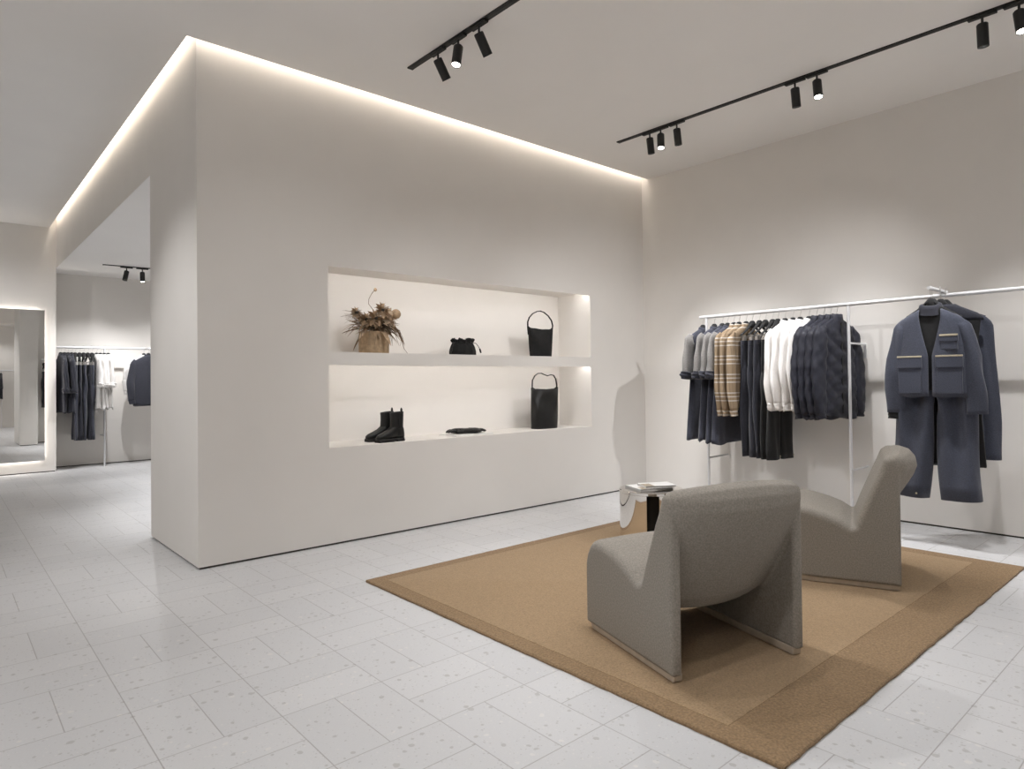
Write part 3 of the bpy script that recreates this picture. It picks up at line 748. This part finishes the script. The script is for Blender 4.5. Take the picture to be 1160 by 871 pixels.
obj('hem_band', MB().loft(body_loft([(-.73, .208, 1.24), (-.77, .209, 1.24)], .040, seg=60, folds=.005, seed=8, gap=lambda z: .006), closed=False), DENIM, jk, angle=180).modifiers.new('solid', 'SOLIDIFY').thickness = .006
# trousers of the suit
build_trousers('denim_trousers', 'faded blue wide trousers hanging below the blue jacket with hem snaps', None, arm_loc(.265), FR, DENIM, top=-.30, hem=-1.485, half=.185, seed=21, legdepth=.036, flare=1.32, pleat=1.05)
# long pieces behind
t = thing('black_dress', 'long black dress hanging just behind the blue suit', 'dress', arm_loc(.18, -.03), FR+.05)
prof = [(-.12, .07, .8), (-.14, .10, 1), (-.19, .2, 1), (-.225, .235, 1), (-.4, .215, 1), (-.8, .225, 1.1), (-1.25, .25, 1.2)]
obj('body', MB().loft(body_loft(prof, .026, folds=.008, seed=5, hemwave=.012)), BLACKC, t, angle=180)
obj('shoulder_yoke', MB().loft(body_loft([(-.115, .09, 1.1), (-.135, .12, 1.2), (-.185, .215, 1.2), (-.215, .25, 1.1), (-.235, .252, .9)], .028, folds=.004, seed=6)), NAVYD, t, angle=180)
t = thing('blue_coat', 'long faded blue coat hanging behind the black dress at the right', 'coat', arm_loc(.10, -.05), FR+.08)
prof = [(-.135, .07, .8), (-.15, .10, 1), (-.20, .19, 1), (-.24, .225, 1), (-.4, .22, 1), (-.8, .22, 1.1), (-1.20, .235, 1.2)]
obj('body', MB().loft(body_loft(prof, .026, folds=.009, seed=15, hemwave=.012)), DENIM, t, angle=180)
for s in (-1, 1):
    pth = [(s*.18, 0, -.21), (s*.21, 0, -.28), (s*.225, 0, -.6), (s*.238, -.004, -.95), (s*.245, -.006, -1.21)]
    obj('sleeve', sleeve(pth, [.034, .05, .054, .056, .058], .42, folds=.006, seed=22+s), DENIM, t, angle=180)

# ------------------------------------------------------------------ the rail in the back room
BY = 11.33
br = thing('clothes_rail', 'white metal clothes rail in the back room beyond the doorway', 'clothes rail', (1.9, BY, 0))
obj('rail_bar', MB().cyl((-.6, 0, 1.75), (2.2, 0, 1.75), .0155, 16), RAILM, br)
for x in (1.89, 3.3):
    obj('post', MB().cyl((x-1.9, 0, 0), (x-1.9, 0, 1.74), .013, 14), RAILM, br)
    for z in (1.45, .45):
        obj('wall_bracket', MB().cyl((x-1.9, 0, z), (x-1.9, YB-BY-.001, z), .009, 12), RAILM, br)
gh = 'black hangers in the back room'
def bl(x): return (x, BY, 1.75)
for k in range(4):
    L = bl(1.352+.044*k); r = PI/2+math.radians(rnd.uniform(-6, 6))
    hanger(L, r, 'black hanger holding the %s navy blouse in the back room' % ORD[k], gh)
    build_dress('navy_blouse', 'navy blouse with gathered sleeves in the back room, %s from the mirror' % ORD[k], 'blouse', 'navy blouses in the back room', L, r, NAVYD, NAVYD, NAVYD, hem=-.93, hemhalf=.25, sl_end=-.62, seed=110+k)
for k in range(5):
    L = bl(1.525+.052*k); r = PI/2+math.radians(rnd.uniform(-6, 6))
    hanger(L, r, 'black clip hanger holding the %s dark trousers in the back room' % ORD[k], gh, 'clip', .17)
    build_trousers('trousers', 'dark navy trousers in the back room between blouses and white tops, %s from left' % ORD[k], 'dark trousers in the back room', L, r, NAVYD if k % 2 else NAVY, seed=120+k, hem=-1.34, snaps=False)
for k in range(4):
    L = bl(1.79+.05*k); r = PI/2+math.radians(rnd.uniform(-6, 6))
    hanger(L, r, 'black hanger holding the %s white top in the back room' % ORD[k], gh)
    build_dress('white_tunic', 'white short sleeved tunic in the back room, %s from the dark trousers' % ORD[k], 'top', 'white tunics in the back room', L, r, WHITEC, WHITEC, WHITEC, hem=-.88, hemhalf=.23, sl_end=-.55, seed=130+k)
L = (2.44, BY-.17, 1.75)
hanger(L, math.radians(10), 'black hanger carrying the dark jacket by the doorway edge in back room', gh)
build_shirt('dark_jacket', 'dark navy jacket hanging face-on in the back room at the doorway edge', 'jacket', None, L, math.radians(14), NAVYD, hem=-.86, sl_end=-.84, seed=140, depth=.045, half=.215, hw=.225, cuff_m=NAVYD)
L = (2.40, BY-.06, 1.75)
hanger(L, math.radians(10), 'black hanger carrying the white shirt behind the dark back room jacket', gh)
build_shirt('white_shirt', 'white shirt hanging just behind the dark jacket in the back room', 'shirt', None, L, math.radians(8), WHITEC, hem=-.78, sl_end=-.7, seed=141, cuff_m=WHITEC)
obj_arm = thing('face_out_hook', 'short white face-out arm on the back room rail by the jacket', 'hook', (2.42, BY, 1.75))
obj('arm_bar', MB().cyl((0, -.24, 0), (0, .0, 0), .010, 12), RAILM, obj_arm)
obj('end_stop', MB().cyl((0, -.245, 0), (0, -.235, 0), .015, 12), RAILM, obj_arm)

# seen only in the mirror: a rail behind the display wall and one on the rear wall
mrail = thing('clothes_rail', 'white clothes rail behind the display wall, seen in the mirror', 'clothes rail', (2.3, 5.47, 0))
obj('rail_bar', MB().cyl((-.65, 0, 1.75), (.9, 0, 1.75), .0155, 12), RAILM, mrail)
for x in (-.3, .8): obj('post', MB().cyl((x, 0, 0), (x, 0, 1.74), .012, 12), RAILM, mrail)
for k in range(3):
    L = (1.70+.07*k, 5.47, 1.75); hanger(L, PI/2, 'black hanger behind the display wall seen in mirror, %s from pillar' % ORD[k], 'hangers seen in the mirror', 'clip', .17)
    build_trousers('trousers', 'dark trousers reflected at the right edge of mirror, %s from the pillar' % ORD[k], 'dark trousers seen in the mirror', L, PI/2, NAVYD, seed=150+k, hem=-1.0, snaps=False)
rrail = thing('clothes_rail', 'white clothes rail on the far rear wall reflected in the mirror', 'clothes rail', (1.3, -1.5, 0))
obj('rail_bar', MB().cyl((-.6, 0, 1.65), (.9, 0, 1.65), .0155, 12), RAILM, rrail)
for x in (-.55, .12, .85): obj('post', MB().cyl((x, 0, 0), (x, 0, 1.64), .012, 12), RAILM, rrail)
for k in range(5):
    L = (1.16+.062*k, -1.5, 1.65); hanger(L, -PI/2, 'black hanger on the rear wall rail, %s of five reflected in mirror' % ORD[k], 'hangers seen in the mirror')
    build_shirt('plaid_jacket', 'brown plaid jacket reflected at left of the mirror, %s of five' % ORD[k], 'jacket', 'plaid jackets seen in the mirror', L, -PI/2, PLAID if k < 3 else NAVYD, seed=160+k, hem=-.8, sl_end=-.75)

# ------------------------------------------------------------------ niche objects
# vase with dried flowers
VX, VY = 2.672, 4.735
va = thing('vase', 'round tan clay vase holding dried flowers on the upper shelf', 'vase', (VX, VY, NZ2))
obj('vase_body', MB().lathe([(0, 0), (.112, 0), (.120, .008), (.122, .09), (.118, .165), (.114, .178), (.104, .178), (.106, .165), (.108, .03), (0, .03)], 40), CLAY, va)
fb = thing('dried_bouquet', 'bouquet of dried tan and brown flowers in the clay vase', 'dried flowers', (VX, VY, NZ2+.02)); fb.scale = (1.14, 1.0, 1.10)
r = random.Random(11)
def leaf(p, d, L, wd, curl=.3):
    d = Vector(d).normalized(); s_ = d.cross(Vector((0, 0, 1)));
    if s_.length < .01: s_ = Vector((1, 0, 0))
    s_.normalize(); n = s_.cross(d); rows = []
    for i in range(7):
        t = i/6; w_ = wd*math.sin(PI*min(1, t*.92+.08))**.8+.0006; c_ = Vector(p)+d*L*t-Vector((0, 0, 1))*curl*L*t*t
        rows.append([c_-s_*w_+n*w_*.3, c_-n*.001, c_+s_*w_+n*w_*.3])
    return rows
petalmb = {k: MB() for k in ('tan', 'brown', 'pale')}
for i in range(150):
    a = r.uniform(0, 2*PI); el = r.uniform(-.35, 1.2); rad = r.uniform(.02, .10)
    p = (rad*math.cos(a), rad*math.sin(a)*.8, .15+r.uniform(0, .06)); d = (math.cos(a)*math.cos(el), math.sin(a)*math.cos(el)*.8, math.sin(el))
    petalmb[r.choice(['tan', 'brown', 'tan', 'tan', 'pale'])].loft(leaf(p, d, r.uniform(.07, .17), r.uniform(.008, .022), r.uniform(.1, .7)), closed=False)
for k, m_ in (('tan', DRY1), ('brown', DRY2), ('pale', DRY3)):
    o = obj('leaves', petalmb[k], m_, fb, angle=180); o['kind'] = 'stuff'
def bloom(c_, R, m_, mc):
    mb = MB()
    for layer in range(3):
        for i in range(11):
            a = 2*PI*i/11+layer*.3; el = .1+.5*layer
            mb.loft(leaf(c_, (math.cos(a)*math.cos(el), -.35*math.cos(el)+math.sin(a)*.4, math.sin(a)*math.cos(el)*.9+.1), R*(1-.2*layer), R*.24, .15), closed=False)
    o = obj('flower_head', mb, m_, fb, angle=180)
    obj('flower_centre', MB().lathe([(0, -.012), (.010, -.008), (.013, 0), (.010, .008), (0, .012)], 12, (c_[0], c_[1]-R*.35, c_[2])), mc, o)
bloom((-.035, -.08, .235), .085, DRY1, DRYD); bloom((.030, -.065, .300), .075, DRY1, DRYD); bloom((.075, -.085, .235), .07, DRY3, DRY1)
bloom((-.095, -.06, .225), .07, DRY1, DRYD); bloom((.02, -.085, .195), .065, DRY2, DRYD); bloom((.105, -.03, .285), .06, DRY3, DRY1)
bloom((-.15, -.02, .275), .055, DRY1, DRYD); bloom((-.045, -.07, .17), .035, DRY2, DRYD); bloom((.10, -.05, .215), .04, DRY2, DRYD)
# rounded pale seed heads
for (x, z, R) in ((.085, .275, .038), (.05, .225, .036), (.15, .28, .038)):
    obj('seed_head', MB().lathe([(0, -R), (R*.6, -R*.8), (R*.95, -R*.3), (R, .1*R), (R*.8, R*.6), (R*.4, R*.9), (0, R)], 18, (x, -.06, z)), DRY3 if x < .12 else DRY1, fb)
st = MB().tube([(-.0, -.03, .2), (-.015, -.03, .30), (-.055, -.03, .345), (-.052, -.03, .38), (-.03, -.03, .42), (-.01, -.03, .445)], [.0022]*6, 8)
o = obj('flower_stem', st, DRY2, fb); obj('bud', MB().lathe([(0, -.014), (.010, -.008), (.013, .002), (.008, .012), (0, .016)], 12, (.0, -.03, .452)), DRY1, o)
st = MB().tube([(.07, -.03, .27), (.075, -.03, .31), (.06, -.03, .335)], [.002]*3, 8)
o = obj('flower_stem', st, DRY1, fb); obj('bud', MB().lathe([(0, -.016), (.006, -.012), (.016, .002), (.014, .012), (0, .008)], 10, (.057, -.03, .343)), DRY2, o)
gm = MB()
for i in range(26):
    a = r.uniform(PI*.72, PI*1.12); L_ = r.uniform(.10, .2)
    p0 = Vector((-.06, r.uniform(-.06, .04), .22)); d = Vector((math.cos(a), r.uniform(-.2, .1), math.sin(a)*-.3+.55))
    gm.tube([p0, p0+d*L_*.5, p0+d*L_+Vector((-.02, 0, -.035-r.uniform(0, .05)))], [.0016, .0012, .0006], 5)
for i in range(14):
    x = r.uniform(-.11, .13); gm.tube([(x, -.05, .17), (x*1.35, -.09, .16), (x*1.5, -.11, .10), (x*1.5+r.uniform(-.02, .02), -.115, .04)], [.002, .0018, .0014, .0007], 5)
gm.tube([(.12, -.05, .2), (.165, -.09, .15), (.175, -.10, .08), (.195, -.10, .02), (.23, -.10, -.02)], [.003, .003, .0025, .0018, .001], 6)
o = obj('dry_grass', gm, DRY2, fb); o['kind'] = 'stuff'
lm = MB(); lm.loft(leaf((.11, -.08, .2), (.6, -.1, -.8), .15, .018, .2), closed=False); lm.loft(leaf((.13, -.07, .2), (.35, -.1, -.8), .17, .014, .05), closed=False)
lm.loft(leaf((-.10, -.05, .21), (-1, -.1, .15), .12, .02, .2), closed=False); lm.loft(leaf((-.10, -.05, .2), (-1, -.1, -.35), .15, .006, .2), closed=False)
o = obj('drooping_leaf', lm, DRY1, fb, angle=180)

# black drawstring pouch
po = thing('drawstring_pouch', 'small black drawstring pouch on the upper niche shelf', 'pouch', (3.575, 4.74, NZ2))
rings = []
r = random.Random(5)
for z, a, b2, wv in ((0, .132, .07, 0), (.006, .140, .078, .002), (.04, .136, .078, .004), (.08, .122, .07, .006), (.108, .108, .055, .008), (.118, .100, .045, .010), (.128, .108, .052, .014), (.143, .112, .058, .018), (.150, .104, .052, .018), (.135, .09, .04, .01), (.115, .07, .02, 0)):
    rings.append([(a*math.cos(t)+wv*math.cos(11*t)*math.cos(t), b2*math.sin(t)+wv*math.cos(11*t+.6)*math.sin(t), z+wv*.5*math.sin(7*t+z*30)) for t in [2*PI*i/66 for i in range(66)]])
obj('pouch_body', MB().loft(rings), SUEDE, po, angle=180)
obj('drawstring', MB().tube([(.104*math.cos(t), .05*math.sin(t), .118+.004*math.sin(5*t)) for t in [2*PI*i/30 for i in range(31)]], .0035, 8), LEATHER, po)
for s in (-1, 1):
    pts = [(s*.10, -.02, .118), (s*.125, -.035, .112), (s*.145, -.045, .085), (s*.155, -.05, .06)]
    d_ = obj('string_end', MB().tube(pts, .003, 8), LEATHER, po)
    obj('tassel', MB().tube([(s*.155, -.05, .066), (s*.160, -.05, .05), (s*.168, -.05, .026)], [.006, .009, .007], 10), LEATHER, d_)

def bag(name, label, cx, y, z0, bw, tw, h, dep, m, handle, seed, dip=.012, skew=0):
    t = thing(name, label, 'bag', (cx, y, z0)); r = random.Random(seed); p = [r.uniform(0, 6) for _ in range(4)]
    rings = []; N = 56; K = 16
    for i in range(K+1):
        f = i/K; a = bw+(tw-bw)*f; d = dep*(1-.62*f**1.5); ring = []
        for k in range(N):
            th = 2*PI*k/N; cx_, sy = sup(math.cos(th), .62), sup(math.sin(th), .7)
            wob = .009*(math.sin(3*th+p[0]+6*f)+.8*math.sin(5*th+p[1]-9*f))*f*(1.2-f)*2
            zz = h*f - dip*f**6*(1-abs(cx_)**2.2)*1.5 + .006*f**6*math.sin(4*th+p[2])
            ring.append((a*cx_+wob+skew*f, (d*sy+wob), zz if i else 0))
        rings.append(ring)
    inner = [[(x*.965+skew*.035, y_*.90, z_) for x, y_, z_ in rings[-1]], [(x*.93, y_*.85, z_-h*.25) for x, y_, z_ in rings[-1]]]
    obj('bag_body', MB().loft([[(q[0]*.93, q[1]*.93, -.0) for q in rings[0]]]+rings+inner), m, t, angle=60)
    obj('base_seam', MB().tube([(bw*1.0*sup(math.cos(a), .62), dep*sup(math.sin(a), .7), .012) for a in [2*PI*i/48 for i in range(49)]], .0025, 6), m, t)
    obj('handle', MB().tube([(q[0]+skew, 0, q[1]) for q in handle], .0095, 10, flat=.55), m, t)
    return t
hd = [(-.165, .22), (-.172, .29), (-.172, .345), (-.15, .39), (-.105, .43), (-.045, .455), (.0, .462), (.05, .452), (.11, .42), (.155, .375), (.172, .325), (.165, .28), (.158, .22)]
bag('bucket_bag', 'black bucket bag with a round looped handle on the upper shelf', 4.548, 4.74, NZ2, .118, .170, .30, .070, SUEDE, hd, 4, .018)
hd = [(-.165, .34), (-.172, .42), (-.168, .48), (-.135, .525), (-.095, .548), (-.045, .550), (.0, .535), (.04, .525), (.085, .535), (.125, .53), (.158, .49), (.170, .43), (.166, .36)]
bag('tote_bag', 'tall slouchy black leather tote with a strap on the lower shelf', 4.585, 4.74, NZ4, .148, .182, .405, .080, LEATHER, hd, 9, .012, .012)

# ankle boots (toe towards -x)
def boot(name, label, loc, rz):
    t = thing(name, label, 'boot', loc, rz, 'pair of black ankle boots')
    # sections along the foot: shaft rings going up, vamp going to the toe
    secs = []
    def oval(c, ax, az, wy, n=26, tilt=0):
        res = []
        for k in range(n):
            th = 2*PI*k/n; x, y = math.cos(th), math.sin(th)
            res.append((c[0]+ax*x*math.cos(tilt), c[1]+wy*sup(y, .85), c[2]+az*x+ax*x*math.sin(tilt)))
        return res
    path = [((-.238, 0, .030), .004, .012, .012, 1.2), ((-.225, 0, .034), .012, .020, .028, 1.25), ((-.195, 0, .040), .012, .027, .040, 1.25), ((-.15, 0, .048), .012, .036, .043, 1.2),
            ((-.11, 0, .060), .020, .048, .042, 1.0), ((-.075, 0, .078), .035, .055, .041, .8), ((-.05, 0, .10), .052, .045, .042, .45), ((-.042, 0, .125), .058, .025, .043, .2), ((-.042, 0, .165), .060, .0, .045, 0), ((-.044, 0, .205), .061, 0, .047, 0), ((-.045, 0, .232), .061, 0, .048, 0)]
    rings = []
    for c_, ax, az, wy, tl in path:
        n = 28; ring = []
        for k in range(n):
            th = 2*PI*k/n; e = math.cos(th); ring.append((c_[0]+e*(ax if az == 0 else ax*.4+0), c_[1]+wy*sup(math.sin(th), .85), c_[2]+e*az))
        rings.append(ring)
    # foot: loft along x with vertical ovals, bottom flat
    foot = []
    for x, zt, wy in ((-.240, .040, .010), (-.232, .052, .026), (-.21, .064, .038), (-.17, .078, .044), (-.125, .098, .043), (-.085, .128, .041), (-.05, .155, .040), (-.015, .16, .039), (.008, .12, .036), (.018, .075, .028)):
        ring = []
        for k in range(24):
            th = 2*PI*k/24; zz = .024+(zt-.024)*(.5+.5*sup(math.sin(th), .7)); ring.append((x, wy*sup(math.cos(th), .7), zz))
        foot.append(ring)
    mb = MB().loft(foot)
    shaft = []
    for z, x0, x1, wy in ((.05, -.10, .018, .040), (.09, -.105, .018, .041), (.13, -.098, .016, .042), (.17, -.094, .017, .044), (.205, -.094, .018, .046), (.235, -.096, .018, .047)):
        shaft.append([((x0+x1)/2+(x1-x0)/2*sup(math.cos(2*PI*k/30), .85), wy*sup(math.sin(2*PI*k/30), .85), z+(.006*math.cos(2*PI*k/30) if z > .23 else 0)) for k in range(30)])
    top = shaft[-1]; shaft.append([(x*.93-.003, y*.93, z-.002) for x, y, z in top]); shaft.append([(x*.9-.004, y*.88, z-.07) for x, y, z in top])
    mb.loft(shaft)
    obj('boot_upper', mb, LEATHER, t, angle=60)
    sole = []
    outl = [(-.248, 0), (-.243, .022), (-.225, .038), (-.19, .047), (-.14, .047), (-.08, .040), (-.03, .040), (.01, .038), (.026, .02), (.028, 0)]
    outl = outl+[(x, -y) for x, y in reversed(outl[1:-1])]
    obj('boot_sole', MB().prism(outl, 'z', .012, .028), RUBBER, t, bevel=.003)
    obj('boot_heel', MB().loft([[(x*.95, y*.93, 0) for x, y in [(-.055, -.036), (.02, -.034), (.028, 0), (.02, .034), (-.055, .036)]], [(x, y, .014) for x, y in [(-.058, -.038), (.021, -.036), (.029, 0), (.021, .036), (-.058, .038)]]]), RUBBER, t, bevel=.002)
    obj('boot_heel_front', MB().box(-.236, -.09, -.038, .038, 0, .013), RUBBER, t, bevel=.004)
    obj('elastic_gusset', MB().prism([(-.065, .225), (-.015, .225), (-.028, .11), (-.052, .11)], 'y', -.0475, .0475), SUEDE, t, bevel=.002)
    obj('pull_tab', MB().tube([(.012, 0, .225), (.016, 0, .255), (.010, 0, .268), (.004, 0, .255), (.006, 0, .225)], .008, 8, flat=.3), LEATHER, t)
    return t
boot('ankle_boot', 'black leather ankle boot, the front one of the pair on the lower shelf', (2.865, 4.655, NZ4), math.radians(8))
boot('ankle_boot', 'black leather ankle boot standing behind its twin on the lower shelf', (2.845, 4.77, NZ4), math.radians(4))

# leather gloves lying on a white board
tr = tag(obj('display_board', MB().box(-.21, .21, -.13, .13, 0, .010), PAPER, None, bevel=.002, loc=(3.60, 4.735, NZ4)), 'thin white board under the black gloves on the lower shelf', 'board')
def glove(label, loc, rz, flip):
    t = thing('glove', label, 'glove', loc, rz, 'black gloves on the white board'); t.scale = (1.05, 1.1, 1.35)
    rings = []
    for x, wy, th in ((-.115, .038, .016), (-.09, .040, .018), (-.05, .039, .020), (0, .045, .022), (.03, .047, .022), (.055, .044, .018)):
        rings.append([(x, wy*sup(math.cos(2*PI*k/24), .7), .019+th*.8*sup(math.sin(2*PI*k/24), .8)) for k in range(24)])
    obj('palm', MB().loft(rings), LEATHER, t, angle=180)
    for y, L_ in ((-.033, .062), (-.011, .078), (.011, .074), (.033, .055)):
        obj('finger', MB().tube([(.045, y*.9, .018), (.045+L_*.5, y, .022), (.045+L_*.85, y*1.02, .016), (.045+L_, y*1.02, .013)], [.012, .0115, .010, .005], 12, flat=.8), LEATHER, t, angle=180)
    obj('thumb', MB().tube([(-.02, flip*.036, .018), (.012, flip*.058, .020), (.045, flip*.064, .016), (.055, flip*.063, .014)], [.014, .012, .010, .005], 12, flat=.8), LEATHER, t, angle=180)
    obj('cuff_band', MB().loft([[(x, .042*sup(math.cos(2*PI*k/24), .7), .019+.0165*sup(math.sin(2*PI*k/24), .8)) for k in range(24)] for x in (-.125, -.105)]), SUEDE, t)
    return t
glove('black leather glove on the white board, the left one', (3.545, 4.765, NZ4+.010), math.radians(172), 1)
glove('black leather glove on the white board, the right one nearer the tote', (3.655, 4.715, NZ4+.010), math.radians(-14), -1)

# ------------------------------------------------------------------ world, camera, view
wd = bpy.data.worlds.new('interior'); sc.world = wd; wd.use_nodes = True
wd.node_tree.nodes['Background'].inputs[0].default_value = (.0, .0, .0, 1)

f, cy, yaw, roll, pt = 744.218, 418.7675, .7206, -.0121, .0158
fx, fy = math.sin(yaw), math.cos(yaw)
right = Vector((fy, -fx, 0)); fw = Vector((fx*math.cos(pt), fy*math.cos(pt), math.sin(pt))); up = Vector((-fx*math.sin(pt), -fy*math.sin(pt), math.cos(pt)))
c_, s_ = math.cos(roll), math.sin(roll); R = c_*right+s_*up; U = -s_*right+c_*up
cam = bpy.data.cameras.new('camera'); co = bpy.data.objects.new('camera', cam); COL.objects.link(co)
M = Matrix((R, U, -fw)).transposed().to_4x4(); M.translation = Vector((0, 0, 1.2)); co.matrix_world = M
cam.sensor_fit = 'HORIZONTAL'; cam.sensor_width = 36; cam.lens = 36*f/1160; cam.shift_y = (cy-435.5)/1160
cam.clip_start = .05; cam.clip_end = 60
sc.camera = co
sc.view_settings.view_transform = 'Standard'; sc.view_settings.look = 'None'
sc.view_settings.exposure = 0.06; sc.view_settings.gamma = 1.0; sc.view_settings.use_curve_mapping = False
cy_ = sc.cycles
cy_.use_denoising = True; cy_.max_bounces = 10; cy_.diffuse_bounces = 7; cy_.glossy_bounces = 4; cy_.sample_clamp_indirect = 6; cy_.use_light_tree = True
cy_.caustics_reflective = False; cy_.caustics_refractive = False
